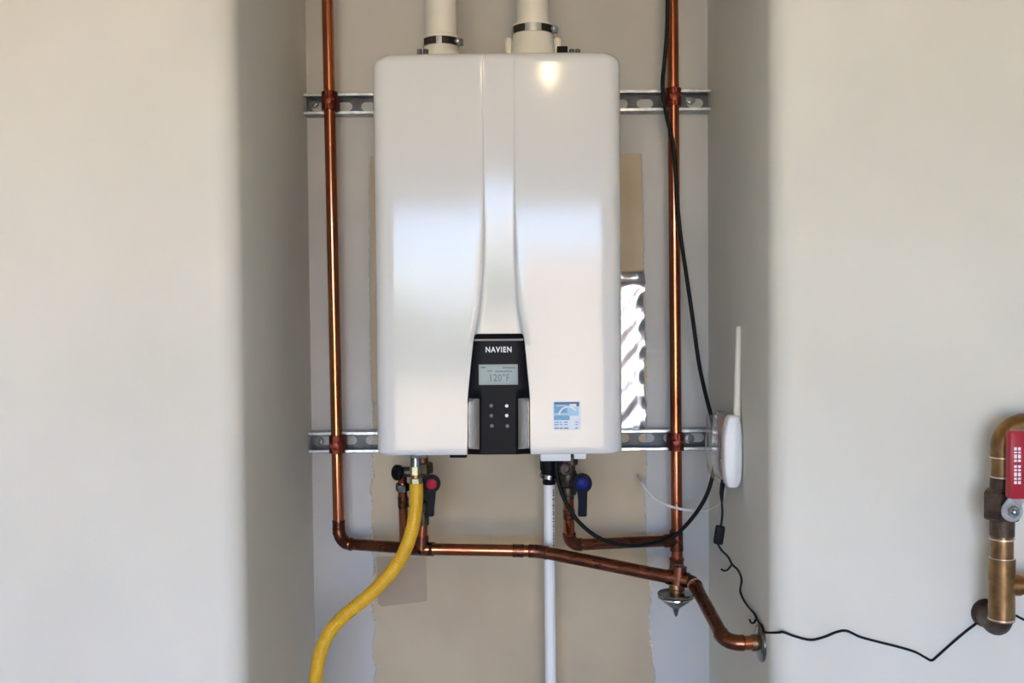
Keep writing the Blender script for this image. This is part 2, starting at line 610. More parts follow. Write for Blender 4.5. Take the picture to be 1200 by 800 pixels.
def rail(py_l, py_r, label):
    pl_, pr_ = pt(358, py_l, RAIL_Y), pt(829, py_r, RAIL_Y)
    z = (pl_.z + pr_.z) / 2
    x0, x1 = XL + 0.0006, XR - 0.0006
    t = thing('strut_rail', label, 'rail', (x0, YB - 0.003, z), 'strut rails behind the heater')
    hh, th, lip, yb = 0.0222, 0.0025, 0.0062, YB - 0.0026
    # base plate with slots
    bm = bmesh.new()
    pitch = 0.052
    n = int(round((x1 - x0) / pitch))
    pitch = (x1 - x0) / n
    for i in range(n):
        cx = x0 + (i + 0.5) * pitch
        hw = pitch / 2
        out, inn = [], []
        sw, sr = 0.0075, 0.0095
        N = 24
        for k in range(N):
            a = 2 * PI * (k + 0.5) / N
            c, s = math.cos(a), math.sin(a)
            q = max(abs(c) / hw, abs(s) / hh)
            out.append((cx + c / q, s / q))
            inn.append((cx + (sw if c > 0 else -sw) + c * sr, s * sr))
        # square the cell's corners
        for sx_ in (-1, 1):
            for sz_ in (-1, 1):
                j = min(range(N), key=lambda k: (out[k][0] - (cx + sx_ * hw)) ** 2 + (out[k][1] - sz_ * hh) ** 2)
                out[j] = (cx + sx_ * hw, sz_ * hh)
        for (yy) in (yb - th, yb):
            vo = [bm.verts.new((x, yy, z + dz)) for x, dz in out]
            vi = [bm.verts.new((x, yy, z + dz)) for x, dz in inn]
            for k in range(N):
                bm.faces.new((vo[k], vo[(k + 1) % N], vi[(k + 1) % N], vi[k]))
            if yy < yb:
                vi0 = vi
        for k in range(N):
            bm.faces.new((vi0[k], vi0[(k + 1) % N], vi[(k + 1) % N], vi[k]))
    bmesh.ops.remove_doubles(bm, verts=bm.verts[:], dist=1e-5)
    obj('slotted_web', bm, 'web', t)
    for s in (1, -1):
        bm = bmesh.new()
        # flange with an inward, back-turned lip
        prof = [(yb, s * (hh - th)), (yb, s * hh), (RAIL_Y, s * hh), (RAIL_Y - 0.0008, s * (hh - 0.001)), (RAIL_Y - 0.0008, s * (hh - lip)), (RAIL_Y + 0.008, s * (hh - lip)), (RAIL_Y + 0.008, s * (hh - lip + 0.0018)),
                (RAIL_Y + 0.002, s * (hh - lip + 0.0022)), (RAIL_Y + 0.002, s * (hh - th))]
        A = [bm.verts.new((x0, y, z + dz)) for y, dz in prof]
        B = [bm.verts.new((x1, y, z + dz)) for y, dz in prof]
        m_ = len(prof)
        for i in range(m_):
            bm.faces.new((A[i], A[(i + 1) % m_], B[(i + 1) % m_], B[i]))
        bm.faces.new(A)
        bm.faces.new(B)
        obj('flange', bm, 'galv', t, smooth=False)
    return t, z


rail_top, z_top = rail(120.5, 118.0, 'galvanised slotted strut rail behind the top of the heater')
rail_bot, z_bot = rail(517.5, 516.0, 'galvanised slotted strut rail behind the bottom edge of the heater')
# screws through the rails into the studs
for (px, py, par) in ((368, 121, rail_top), (809, 117, rail_top), (374, 517, rail_bot), (808, 514, rail_bot)):
    p = pt(px, py, YB - 0.006)
    bm = hexnut((p.x, YB - 0.0058, p.z), (0, -1, 0), 0.006, 0.005)
    lathe([(0, 0.0105), (0.0012, 0.0105)], (p.x, YB - 0.0053, p.z), (0, -1, 0), 20, bm)
    obj('lag_screw', bm, 'chrome_dull', par)

# ------------------------------------------------------------------ water heater
HF = 1.80
hl, hr = pt(437, 300, HF).x, pt(729.5, 300, HF).x
HX = (hl + hr) / 2
HW = (hr - hl) / 2
HZ1 = (pt(584, 60, HF).z)
HZ0 = (pt(584, 533, HF).z)
heater = thing('water_heater', 'white glossy wall-hung tankless water heater with black control panel', 'water heater', (HX, HF + 0.17, HZ0))


def zpx(py, Y=HF):
    return pt(584, py, Y).z


def xpx(px, py=300, Y=HF):
    return pt(px, py, Y).x


CH_L = [(55, 564), (180, 565), (260, 565.5), (320, 564), (360, 560.5), (392, 555), (430, 551), (468, 547.5), (540, 547)]
CH_R = [(55, 604), (180, 604), (260, 604.5), (320, 606), (360, 609), (392, 614.5), (430, 618), (468, 621.5), (540, 622)]
CH_D = [(55, 0.0012), (180, 0.0022), (260, 0.0042), (330, 0.0065), (392, 0.0095), (420, 0.014), (540, 0.014)]
CH_B = [(55, 0.0030), (260, 0.0045), (330, 0.0055), (385, 0.0065), (400, 0.0022), (540, 0.0018)]


def rnd(s, R):
    return 0.0 if s >= R else R - math.sqrt(max(0.0, R * R - (R - s) ** 2))


bm = bmesh.new()
RC, RS, RT, RBt = 0.022, 0.026, 0.016, 0.008
rows = []
nz = 110
zl = []
for k in range(13):
    zl.append(HZ1 - RC * (1 - math.cos(PI / 2 * k / 12)))
for k in range(1, nz):
    zl.append(HZ1 - RC + (HZ0 + RBt - (HZ1 - RC)) * k / nz)
for k in range(7):
    zl.append(HZ0 + RBt * (1 - math.sin(PI / 2 * k / 6)))
su = [RS * (1 - math.cos(PI / 2 * k / 10)) for k in range(11)]
for z in zl:
    py = 362 + (1.5 - z) * FPX / HF
    tt, tb = HZ1 - z, z - HZ0
    w = HW - rnd(tt, RC) - 0.6 * rnd(tb, RBt)
    xl, xr = xpx(interp(CH_L, py), py) - HX, xpx(interp(CH_R, py), py) - HX
    dep, bw = interp(CH_D, py), interp(CH_B, py)
    xs = [-w + s for s in su]
    for k in range(1, 13):
        xs.append(-w + RS + (xl - (-w + RS)) * k / 13)
    prof = []
    for x in xs:
        prof.append((x, 0))
    for k in range(0, 9):
        u = k / 8
        prof.append((xl + bw * u, dep * (u * u * (3 - 2 * u))))
    for k in range(1, 9):
        prof.append((xl + bw + (xr - xl - 2 * bw) * k / 9, dep))
    for k in range(0, 9):
        u = 1 - k / 8
        prof.append((xr - bw * u, dep * (u * u * (3 - 2 * u))))
    for k in range(1, 13):
        prof.append((xr + (w - RS - xr) * k / 13, 0))
    for s in reversed(su):
        prof.append((w - s, 0))
    row = []
    for x, d in prof:
        s = w - abs(x)
        y = HF + d + rnd(s, RS) + 0.9 * rnd(tt, RT) + 0.5 * rnd(tb, RBt) + 0.0055 * (x / HW) ** 2
        row.append(bm.verts.new((HX + x, y, z)))
    rows.append(row)
for i in range(len(rows) - 1):
    for k in range(len(rows[0]) - 1):
        bm.faces.new((rows[i][k], rows[i][k + 1], rows[i + 1][k + 1], rows[i + 1][k]))
# sides back to the rear of the box
loop = rows[0] + [r[-1] for r in rows[1:]] + list(reversed(rows[-1]))[1:] + [r[0] for r in reversed(rows[1:-1])]
YREAR = RAIL_Y - 0.004
bk = [bm.verts.new((v.co.x, YREAR, v.co.z)) for v in loop]
n = len(loop)
for i in range(n):
    bm.faces.new((loop[i], loop[(i + 1) % n], bk[(i + 1) % n], bk[i]))
bm.faces.new(bk)
obj('casing', bm, 'enamel', heater, angle=55)

# control panel
bm = bmesh.new()
pz1, pz0 = zpx(391), zpx(532.5)
PYF = HF + 0.0005
rows = []
prs = []
RP = 0.007
for k in range(9):
    prs.append(pz1 - RP * (1 - math.cos(PI / 2 * k / 8)))
for k in range(1, 50):
    prs.append(pz1 - RP + (pz0 - pz1 + RP) * k / 49)
PL = [(391, 554.0), (398, 553.5), (430, 551), (466, 548.0), (533, 547.7)]
PR = [(391, 615.0), (398, 615.4), (430, 617.6), (466, 621.0), (533, 621.4)]


def panel_depth(x, py, xl, xr):
    # the face is flush in the middle; low on both sides the flanks fall away in scoops
    c, hw = (xl + xr) / 2, (xr - xl) / 2
    u = abs(x - c) / hw
    k = min(1, max(0, (py - 455) / 16.0))
    k2 = min(1, max(0, (531 - py) / 6.0))
    k = k * k * (3 - 2 * k) * (k2 * 0.6 + 0.4)
    edge = rnd((1 - u) * hw, 0.0018) * 0.9
    scoop = 0.0
    if u > 0.58:
        v = (u - 0.58) / 0.42
        scoop = 0.011 * k * (1 - (1 - v) ** 2) 
    up = 0.0032 * max(0, (u - 0.55) / 0.45) ** 2 * (1 - k)
    return edge + scoop + up


for z in prs:
    py = 362 + (1.5 - z) * FPX / HF
    xl, xr = xpx(interp(PL, py), py), xpx(interp(PR, py), py)
    ins = rnd(pz1 - z, RP)
    xl += ins
    xr -= ins
    row = []
    lipd = 0.0035 * max(0.0, (398 - py) / 7.0) ** 2
    for k in range(49):
        u = -math.cos(PI * k / 48)
        u = u * 0.55 + (k / 24 - 1) * 0.45
        x = (xl + xr) / 2 + (xr - xl) / 2 * u
        row.append(bm.verts.new((x, PYF + panel_depth(x, py, xl, xr) + lipd, z)))
    rows.append(row)
for i in range(len(rows) - 1):
    for k in range(48):
        bm.faces.new((rows[i][k], rows[i][k + 1], rows[i + 1][k + 1], rows[i + 1][k]))
loop = rows[0] + [r[-1] for r in rows[1:]] + list(reversed(rows[-1]))[1:] + [r[0] for r in reversed(rows[1:-1])]
bk = [bm.verts.new((v.co.x, HF + 0.024, v.co.z)) for v in loop]
for i in range(len(loop)):
    bm.faces.new((loop[i], loop[(i + 1) % len(loop)], bk[(i + 1) % len(loop)], bk[i]))
panel = obj('control_panel', bm, 'black_gloss', heater, angle=35)


for sgn in (-1, 1):
    bm = bmesh.new()
    grid = []
    for j in range(25):
        py = 467 + (526.5 - 467) * j / 24
        xl, xr = xpx(interp(PL, py), py), xpx(interp(PR, py), py)
        c_, h_ = (xl + xr) / 2, (xr - xl) / 2
        row = []
        for i in range(11):
            u = (0.62 + 0.345 * i / 10) * sgn
            x = c_ + h_ * u
            row.append(bm.verts.new((x, PYF + panel_depth(x, py, xl, xr) - 0.0004, zpx(py))))
        grid.append(row)
    for j in range(24):
        for i in range(10):
            bm.faces.new((grid[j][i], grid[j][i + 1], grid[j + 1][i + 1], grid[j + 1][i]))
    obj('side_flank', bm, 'wing', panel, angle=60)


def pbox(name, px0, py0, px1, py1, y0, y1, m, par, bev=0.0004):
    a, b = pt(px0, py0, HF), pt(px1, py1, HF)
    return obj(name, bx(a.x, b.x, y0, y1, b.z, a.z, bev), m, par)


pbox('trim_strip', 556.0, 397.2, 613.4, 399.0, PYF - 0.0008, PYF + 0.003, 'black_trim', panel)
pbox('display_screen', 561.0, 427.0, 607.0, 450.5, PYF - 0.0007, PYF + 0.002, 'screen', panel)
p = pt(584.3, 409.4, HF)
text_mesh('logo_lettering', 'NAVIEN', 0.0135, 'print_white', panel, (p.x, PYF - 0.0003, p.z), offset=0.00035, fit=(0.0455, 0.0100), gap=1.18)
p = pt(588.5, 442.0, HF)
text_mesh('display_digits', '120\u00b0F', 0.0155, 'screen_ink', panel, (p.x - 0.004, PYF - 0.0008, p.z), offset=0.0003, fit=(0.034, 0.0135), gap=1.1)
for (x0, x1, y) in ((563.5, 569, 430.5), (589, 604, 430.8), (571, 577, 434.5), (580, 600, 435)):
    pbox('display_mark', x0, y - 0.7, x1, y + 0.7, PYF - 0.0010, PYF, 'screen_ink', panel, 0)
for (bxp, byp, w_, m_) in ((575.6, 475.2, 2.2, 'print_grey'), (593.8, 475.4, 2.0, 'print_white'), (575.8, 487.0, 2.2, 'print_grey'), (593.8, 486.8, 2.0, 'print_white'), (576.5, 499.0, 2.2, 'print_grey'), (594.5, 499.0, 2.2, 'print_grey')):
    p = pt(bxp, byp, HF)
    obj('button', lathe([(0, w_ * 0.0015), (0.0006, w_ * 0.0015), (0.0009, w_ * 0.0011)], (p.x, PYF + 0.0001, p.z), (0, -1, 0), 20), m_, panel)

# sticker on the casing
def bow(x):
    return 0.0055 * ((x - HX) / HW) ** 2


a, b = pt(647.5, 469.5, HF), pt(681.0, 503.5, HF)
sy = HF + bow((a.x + b.x) / 2)
yaw_s = math.atan(2 * 0.0055 * ((a.x + b.x) / 2 - HX) / HW ** 2)
Rz = Matrix.Rotation(yaw_s, 3, 'Z')
sc_c = Vector(((a.x + b.x) / 2, sy, (a.z + b.z) / 2))


def spart(name, u0, v0, u1, v1, lift, m, par):
    W_, H_ = b.x - a.x, a.z - b.z
    bm = bmesh.new()
    box(bm, Rz @ Vector((((u0 + u1) / 2 - 0.5) * W_, -lift / 2, (0.5 - (v0 + v1) / 2) * H_)) + sc_c, ((u1 - u0) * W_, lift, (v1 - v0) * H_), Rz)
    return obj(name, bm, m, par, smooth=False)


stk = spart('sticker', 0, 0, 1, 1, 0.0004, 'sticker', heater)
spart('printed_panel', 0.05, 0.10, 0.60, 0.66, 0.0006, 'sticker_blue', stk)
spart('printed_band', 0.05, 0.05, 0.94, 0.11, 0.0008, 'sticker_navy', stk)
spart('printed_band', 0.84, 0.11, 0.94, 0.20, 0.0008, 'sticker_navy', stk)
spart('printed_band', 0.05, 0.42, 0.60, 0.50, 0.0009, 'sticker_cyan', stk)
spart('printed_band', 0.12, 0.15, 0.50, 0.20, 0.0009, 'sticker_cyan', stk)
spart('printed_panel', 0.52, 0.22, 0.92, 0.52, 0.0007, 'sticker_cyan', stk)
# a swoosh across the blue field
bm = bmesh.new()
prev = None
W_, H_ = b.x - a.x, a.z - b.z
for k in range(17):
    t_ = k / 16
    ang = PI * (0.95 - 0.75 * t_)
    cu_, cv_ = 0.55 + 0.36 * math.cos(ang), 0.52 - 0.34 * math.sin(ang)
    ci_, di_ = 0.55 + 0.30 * math.cos(ang), 0.52 - 0.28 * math.sin(ang)
    cur = [bm.verts.new(Rz @ Vector(((u - 0.5) * W_, -0.00105, (0.5 - v) * H_)) + sc_c) for u, v in ((cu_, cv_), (ci_, di_))]
    if prev:
        bm.faces.new((prev[0], prev[1], cur[1], cur[0]))
    prev = cur
obj('printed_swoosh', bm, 'sticker', stk, smooth=False)
for v in (0.72, 0.80, 0.92):
    for u0, u1 in ((0.06, 0.22), (0.25, 0.36), (0.40, 0.56), (0.80, 0.92)):
        spart('printed_line', u0, v, u1 - random.uniform(0, 0.04), v + 0.035, 0.0007, 'sticker_blue' if v < 0.9 else 'sticker_navy', stk)

# bits below the casing
def hbox(name, px0, py0, px1, py1, Y, dep, m, bev=0.001):
    a_, b_ = pt(px0, py0, Y), pt(px1, py1, Y)
    return obj(name, bx(a_.x, b_.x, Y, Y + dep, b_.z, a_.z, bev), m, heater)


hbox('foot', 527, 529, 547, 536.2, HF + 0.014, 0.02, 'black')
hbox('drain_tray', 633.5, 527, 669, 540.0, HF + 0.05, 0.05, 'enamel_flat')
hbox('screw_tab', 672.5, 528, 687, 537.8, HF + 0.05, 0.03, 'enamel_flat', 0.002)
hbox('gas_inlet_plate', 482, 527, 500, 537.0, HF + 0.06, 0.04, 'chrome_dull', 0.002)
# top screws and tabs
for px in (491.5, 499.0, 670.0, 677.0):
    p = pt(px, 57.8, HF + 0.03)
    obj('top_screw', hexnut((p.x, p.y, HZ1 - 0.004), (0, 0, 1), 0.0045, p.z - HZ1 + 0.004), 'web', heater)
a_, b_ = pt(652.5, 55.5, HF + 0.04), pt(665, 60, HF + 0.04)
obj('cable_gland', bx(a_.x, b_.x, HF + 0.03, HF + 0.05, HZ1 - 0.002, a_.z, 0.0015), 'black', heater)

# ------------------------------------------------------------------ vent pipes
def vent(px, label, kind):
    Y = 2.0
    p = pt(px, 30, Y)
    p2 = pt(px - 0.5, 0, Y)
    t = thing('vent_pipe', label, 'pipe', (p.x, Y, HZ1), 'vent pipes on top of the heater')
    r = 0.0303
    obj('tube', T([(p.x, Y, HZ1 + 0.004), (p.x, Y, H - 0.002)], r, 32), 'pvc', t)
    zc = pt(px, 51.5, Y).z
    if kind == 0:
        obj('socket_collar', lathe([(0, 0.0375), (zc - 0.026 - HZ1, 0.0375), (zc - 0.018 - HZ1, 0.0335), (zc + 0.012 - HZ1, 0.0335), (zc + 0.014 - HZ1, 0.0315)], (p.x, Y, HZ1 + 0.001), (0, 0, 1), 32), 'pvc', t)
        zb, rb = zc, 0.0350
    else:
        z2 = pt(px, 37.5, Y).z
        obj('socket_collar', lathe([(0, 0.045), (zc - HZ1 - 0.012, 0.045), (zc - HZ1 - 0.006, 0.042), (zc - HZ1 + 0.003, 0.0405), (z2 - HZ1 - 0.010, 0.0392), (z2 - HZ1 + 0.011, 0.0392), (z2 - HZ1 + 0.013, 0.0315)], (p.x, Y, HZ1 + 0.001), (0, 0, 1), 32), 'pvc', t)
        zb, rb = z2, 0.0410
        for dx in (-0.0475, 0.047):
            obj('socket_lug', lathe([(0, 0.0065), (zc - HZ1 + 0.004, 0.0065), (zc - HZ1 + 0.008, 0.0035)], (p.x + dx, Y - 0.012, HZ1 + 0.001), (0, 0, 1), 12), 'pvc', t)
    cl = obj('hose_clamp', lathe([(-0.0075, 0.0315), (-0.0075, rb), (0.0075, rb), (0.0075, 0.0315)], (p.x, Y, zb), (0, 0, 1), 40), 'galv', t)
    # perforations of the band
    bm = bmesh.new()
    for k in range(-18, 18):
        ang = -PI / 2 + k * 0.060
        if kind == 1 and abs(k) < 7:
            continue
        if kind == 0 and -4 < k < 2:
            continue
        d = Vector((math.cos(ang), math.sin(ang), 0))
        box(bm, Vector((p.x, Y, zb)) + d * (rb + 0.0002), (0.0014, 0.0021, 0.0135), Matrix.Rotation(ang, 3, 'Z'))
    obj('band_slots', bm, 'vent_slot', cl, smooth=False)['kind'] = 'stuff'
    ang = -0.35
    d = Vector((math.cos(ang), math.sin(ang), 0))
    bm = bmesh.new()
    box(bm, Vector((p.x, Y, zb)) + d * (rb + 0.004), (0.009, 0.016, 0.013), Matrix.Rotation(ang, 3, 'Z'), 0.002)
    lathe([(0, 0.0045), (0.012, 0.0045), (0.013, 0.003)], Vector((p.x, Y, zb)) + d * (rb + 0.005) + Vector((d.y, -d.x, 0)) * 0.006, (d.y, -d.x, -0.2), 8, bm)
    obj('clamp_screw', bm, 'galv', cl)
    return t


vent(517.0, 'white plastic vent pipe on heater top, left one with low clamp', 0)
vent(624.5, 'white plastic vent pipe on heater top, right one with wide lugged collar', 1)

# ------------------------------------------------------------------ hot water pipework
PR_ = 0.0118
RY = 2.108
hot = thing('hot_water_pipe', 'copper pipe line from left riser along below the heater to right alcove wall', 'pipe', pt(397, 636, RY))
L0 = pt(382.2, -60, RY)
L0 = toward(pt(397.2, 632, RY), pt(383.6, 0, RY), (H - 0.003 - pt(397.2, 632, RY).z) / ((pt(383.6, 0, RY) - pt(397.2, 632, RY)).normalized().z))
L1 = pt(397.4, 636.5, RY)                  # lower left corner
HY = 2.005
T1 = pt(494, 643, HY)                      # tee below the red valve
K1 = pt(631, 645.5, HY)                    # 45 degree bend
T2 = pt(795, 678, 1.90)                    # tee at the right riser
E1 = pt(812, 681, 1.893)
FY = 1.688
E2 = pt(851, 753.5, FY)
F2 = Vector((XR, FY, E2.z + 0.001))


def elbow(name, A, B, Cc, leg, r, m, par, ring=True):
    b = bend(A, B, Cc, leg)
    bm = bmesh.new()
    p0, p2 = b[0], b[-1]
    d0, d2 = (p0 - b[1]).normalized(), (p2 - b[-2]).normalized()
    pts = [p0 + d0 * 0.004, p0 + d0 * 0.0025, p0] + b[1:-1] + [p2, p2 + d2 * 0.0025, p2 + d2 * 0.004]
    rr = [r + 0.0008, r + 0.0020, r + 0.0016] + [r + 0.0014] * (len(b) - 2) + [r + 0.0016, r + 0.0020, r + 0.0008]
    tube(bm, pts, rr, 20)
    return obj(name, bm, m, par), p0, p2


_, a0, a1 = elbow('elbow', L0, L1, T1, 0.030, PR_, 'copper_old', hot)
obj('riser', T([L0, a0], PR_, 24), 'copper', hot)
obj('coupling', coupling(toward(a0, L0, 0.004), (L0 - a0), PR_, 0.030), 'copper_old', hot)
obj('run', T([a1, T1], PR_, 20), 'copper_old', hot)
_, b0, b1 = elbow('elbow', T1, K1, T2, 0.016, PR_, 'copper_old', hot)
obj('run', T([T1, b0], PR_, 20), 'copper', hot)
obj('coupling', coupling(toward(K1, T1, 0.040), (T1 - K1), PR_, 0.022), 'copper_old', hot)
obj('run', T([b1, T2], PR_ + 0.0008, 20), 'copper_old', hot)
# tee under the red valve, with the stub up to it
S1t = pt(495.5, 596, HY)
bm = T([toward(T1, L1, 0.024), toward(T1, K1, 0.024)], PR_ + 0.002, 20)
tube(bm, [T1, toward(T1, S1t, 0.026)], PR_ + 0.002, 20)
obj('tee_fitting', bm, 'copper_old', hot)
obj('stub', T([T1, S1t], PR_ * 0.92, 20), 'copper', hot)
# tee at the right, drain cup below it
bm = T([toward(T2, K1, 0.022), toward(T2, E1, 0.020)], PR_ + 0.0026, 20)
dn = pt(792.8, 700, 1.90) - T2
tube(bm, [T2 - dn.normalized() * 0.024, T2 + dn.normalized() * 0.020], PR_ + 0.0018, 20)
obj('tee_fitting', bm, 'copper_old', hot)
cupc = pt(792.5, 690, 1.90)
obj('drain_nipple', lathe([(0, 0.013), (0.008, 0.0135), (0.009, 0.0125), (0.016, 0.0125), (0.017, 0.0145), (0.020, 0.0145)], cupc + Vector((0, 0, 0.010)), (0, 0, -1), 24), 'brass', hot)
obj('drain_cup', lathe([(0, 0.014), (0.001, 0.033), (0.003, 0.0345), (0.005, 0.034), (0.008, 0.0315), (0.011, 0.031), (0.0125, 0.0295), (0.018, 0.024), (0.024, 0.016), (0.029, 0.0095), (0.032, 0.0060), (0.040, 0.0042), (0.046, 0.0015), (0.047, 0)],
                       pt(792, 693.5, 1.90), (0, 0, -1), 32), 'chrome_dull', hot)
obj('cup_ring', lathe([(0, 0.031), (0, 0.0335), (0.002, 0.0338), (0.003, 0.031)], pt(792, 693.5, 1.90) + Vector((0, 0, -0.0085)), (0, 0, -1), 32), 'chrome', hot)
_, c0, c1 = elbow('elbow', T2, E1, E2, 0.016, PR_, 'copper_old', hot)
obj('solder_ring', lathe([(-0.0012, PR_), (-0.0012, PR_ + 0.0026), (0.0012, PR_ + 0.0026), (0.0012, PR_)], c1, E2 - E1, 20), 'solder', hot)
_, d0, d1 = elbow('elbow', E1, E2, F2, 0.026, PR_, 'copper_old', hot)
obj('run', T([c1, d0], PR_, 20), 'copper_old', hot)
obj('run', T([d1, F2], PR_, 20), 'copper', hot)
obj('solder_ring', lathe([(-0.004, PR_), (-0.004, PR_ + 0.0022), (0.004, PR_ + 0.0022), (0.004, PR_)], toward(F2, d1, 0.013), F2 - d1, 20), 'brass', hot)
obj('escutcheon', lathe([(0, 0.0315), (0.0035, 0.0315), (0.006, 0.029), (0.0075, 0.018), (0.010, 0.0135), (0.010, 0.010)], (XR, F2.y, F2.z), (-1, 0, 0), 36), 'chrome_dull', hot)

# ------------------------------------------------------------------ cold water pipework
cold = thing('cold_water_pipe', 'copper riser at the right of the heater with branch to the blue valve', 'pipe', pt(793, 660, RY))
Rb = pt(793.5, 672, RY)
Rt = pt(788.0, 0, RY)
Rt = Rb + (Rt - Rb).normalized() * ((H - 0.003 - Rb.z) / (Rt - Rb).normalized().z)
obj('riser', T([Rt, Rb], PR_, 24), 'copper', cold)
CT = pt(792.6, 633, RY)
CE = pt(667.5, 638.5, 2.055)
bm = T([pt(792.4, 621, RY), pt(793, 645, RY)], PR_ + 0.0020, 20)
tube(bm, [CT, toward(CT, CE, 0.026)], PR_ + 0.0020, 20)
obj('tee_fitting', bm, 'copper_old', cold)
obj('coupling', coupling(pt(793, 660, RY), (0, 0, 1), PR_ + 0.0005, 0.024, 0.0024), 'copper_old', cold)
S2t = pt(666.0, 575, 2.03)
_, e0, e1 = elbow('elbow', S2t, CE, CT, 0.022, PR_, 'copper_old', cold)
obj('run', T([e1, CT], PR_, 20), 'copper_old', cold)
obj('stub', T([S2t, e0], PR_ * 0.92, 20), 'copper', cold)
obj('coupling', coupling(pt(666.8, 602, 2.04), e0 - S2t, PR_ * 0.92, 0.018), 'copper_old', cold)

# ------------------------------------------------------------------ pipe clamps on the rails
def pipe_clamp(A, B, zc, label):
    # point of the riser at the rail's height
    t_ = (zc - B.z) / (A.z - B.z)
    c = B + (A - B) * t_
    t = thing('pipe_clamp', label, 'clamp', c, 'copper pipe clamps on the rails')
    for s in (-1, 1):
        bm = bmesh.new()
        ring = []
        for k in range(0, 13):
            a = -PI / 2 + s * (0.10 + (PI - 0.20) * k / 12)
            ring.append((c.x + math.cos(a) * (PR_ + 0.0004), c.y + math.sin(a) * (PR_ + 0.0004), c.x + math.cos(a) * (PR_ + 0.0045), c.y + math.sin(a) * (PR_ + 0.0045)))
        # ears: a tab forward and hook back into the rail
        ring = [(c.x + s * 0.0012, c.y - PR_ - 0.012, c.x + s * 0.0042, c.y - PR_ - 0.012)] + ring + [(c.x + s * 0.009, c.y + PR_ + 0.004, c.x + s * 0.0115, c.y + PR_ + 0.004), (c.x + s * 0.012, RAIL_Y + 0.012, c.x + s * 0.0145, RAIL_Y + 0.012)]
        hz = 0.0185
        rows_ = []
        for (xi, yi, xo, yo) in ring:
            rows_.append([bm.verts.new((xi, yi, c.z - hz)), bm.verts.new((xo, yo, c.z - hz)), bm.verts.new((xo, yo, c.z + hz)), bm.verts.new((xi, yi, c.z + hz))])
        for i in range(len(rows_) - 1):
            for k in range(4):
                bm.faces.new((rows_[i][k], rows_[i][(k + 1) % 4], rows_[i + 1][(k + 1) % 4], rows_[i + 1][k]))
        bm.faces.new(rows_[0])
        bm.faces.new(rows_[-1])
        obj('strap', bm, 'copper_clamp', t, angle=50)
    yb_ = c.y - PR_ - 0.0075
    bm = hexnut((c.x - 0.0042, yb_, c.z), (-1, 0, 0), 0.0062, 0.006)
    lathe([(-0.017, 0.0032), (0.004, 0.0032)], (c.x - 0.0042, yb_, c.z), (-1, 0, 0), 12, bm)
    hexnut((c.x + 0.0042, yb_, c.z), (1, 0, 0), 0.0060, 0.005, bm)
    obj('bolt', bm, 'copper_clamp', t)
    bm = lathe([(0, 0.0085), (0.002, 0.0085), (0.003, 0.005)], (c.x + 0.0, yb_ - 0.0045, c.z - 0.002), (0, -1, 0), 16)
    obj('washer', bm, 'copper_clamp', t)


pipe_clamp(L0, a0, z_top, 'copper pipe clamp on the top rail at the left riser')
pipe_clamp(L0, a0, z_bot, 'copper pipe clamp on the bottom rail at the left riser')
pipe_clamp(Rt, Rb, z_top, 'copper pipe clamp on the top rail at the right riser')
pipe_clamp(Rt, Rb, z_bot, 'copper pipe clamp on the bottom rail at the right riser')

# ------------------------------------------------------------------ isolation valves below the heater
def lever_handle(c, rd, w, ztip, m_body, m_disc, par, tilt=0.0, dx=0.0, disc_r=None):
    """round hub with a flat lever hanging from it, a coloured disc on the hub"""
    Yd = c.y
    bm = bmesh.new()
    outl = []
    n_ = 26
    a0_ = math.asin(min(0.95, w / rd))
    for k in range(n_ + 1):
        a = -PI / 2 + a0_ + (2 * PI - 2 * a0_) * k / n_
        outl.append((c.x + rd * math.cos(a), c.z + rd * math.sin(a)))
    outl += [(c.x - w + dx - 0.0005, ztip + 0.002), (c.x - w + dx + 0.002, ztip), (c.x + w + dx - 0.002, ztip), (c.x + w + dx + 0.0005, ztip + 0.002)]
    f = [bm.verts.new((x, Yd, z)) for x, z in outl]
    k_ = [bm.verts.new((x, Yd + 0.010, z)) for x, z in outl]
    bm.faces.new(f)
    bm.faces.new(list(reversed(k_)))
    for i in range(len(outl)):
        bm.faces.new((f[i], f[(i + 1) % len(outl)], k_[(i + 1) % len(outl)], k_[i]))
    bmesh.ops.bevel(bm, geom=[e for e in bm.edges if abs(e.verts[0].co.y - Yd) < 1e-6 and abs(e.verts[1].co.y - Yd) < 1e-6], offset=0.0018, segments=2, affect='EDGES')
    h = obj('handle', bm, m_body, par, angle=50)
    dr = disc_r or rd * 0.6
    obj('handle_cap', lathe([(0, dr), (0.0015, dr), (0.003, dr * 0.8), (0.0034, 0)], (c.x + 0.0005, Yd + 0.0002, c.z), (0, -1, 0), 24), m_disc, h)
    return h


VY = 2.0
hv = thing('isolation_valve', 'hot outlet valve with black lever and red round cap', 'valve', pt(495, 575, VY), 'isolation valves below the heater')
p = pt(495, 570, VY)
bm = lathe([(-0.075, 0.0125), (-0.05, 0.0125), (-0.048, 0.0165), (-0.030, 0.0165), (-0.028, 0.0135), (-0.018, 0.019), (0.010, 0.019), (0.022, 0.015), (0.03, 0.015)], p, (0, 0, 1), 20)
obj('body', bm, 'brass_green', hv)
zt = HZ0 + 0.002
obj('union_nut', hexnut((p.x, p.y, p.z + 0.026), (0, 0, 1), 0.021, 0.022), 'brass_green', hv)
obj('inlet_tube', T([(p.x, p.y, p.z + 0.046), (p.x, p.y, zt)], 0.0125, 16), 'copper_old', hv)
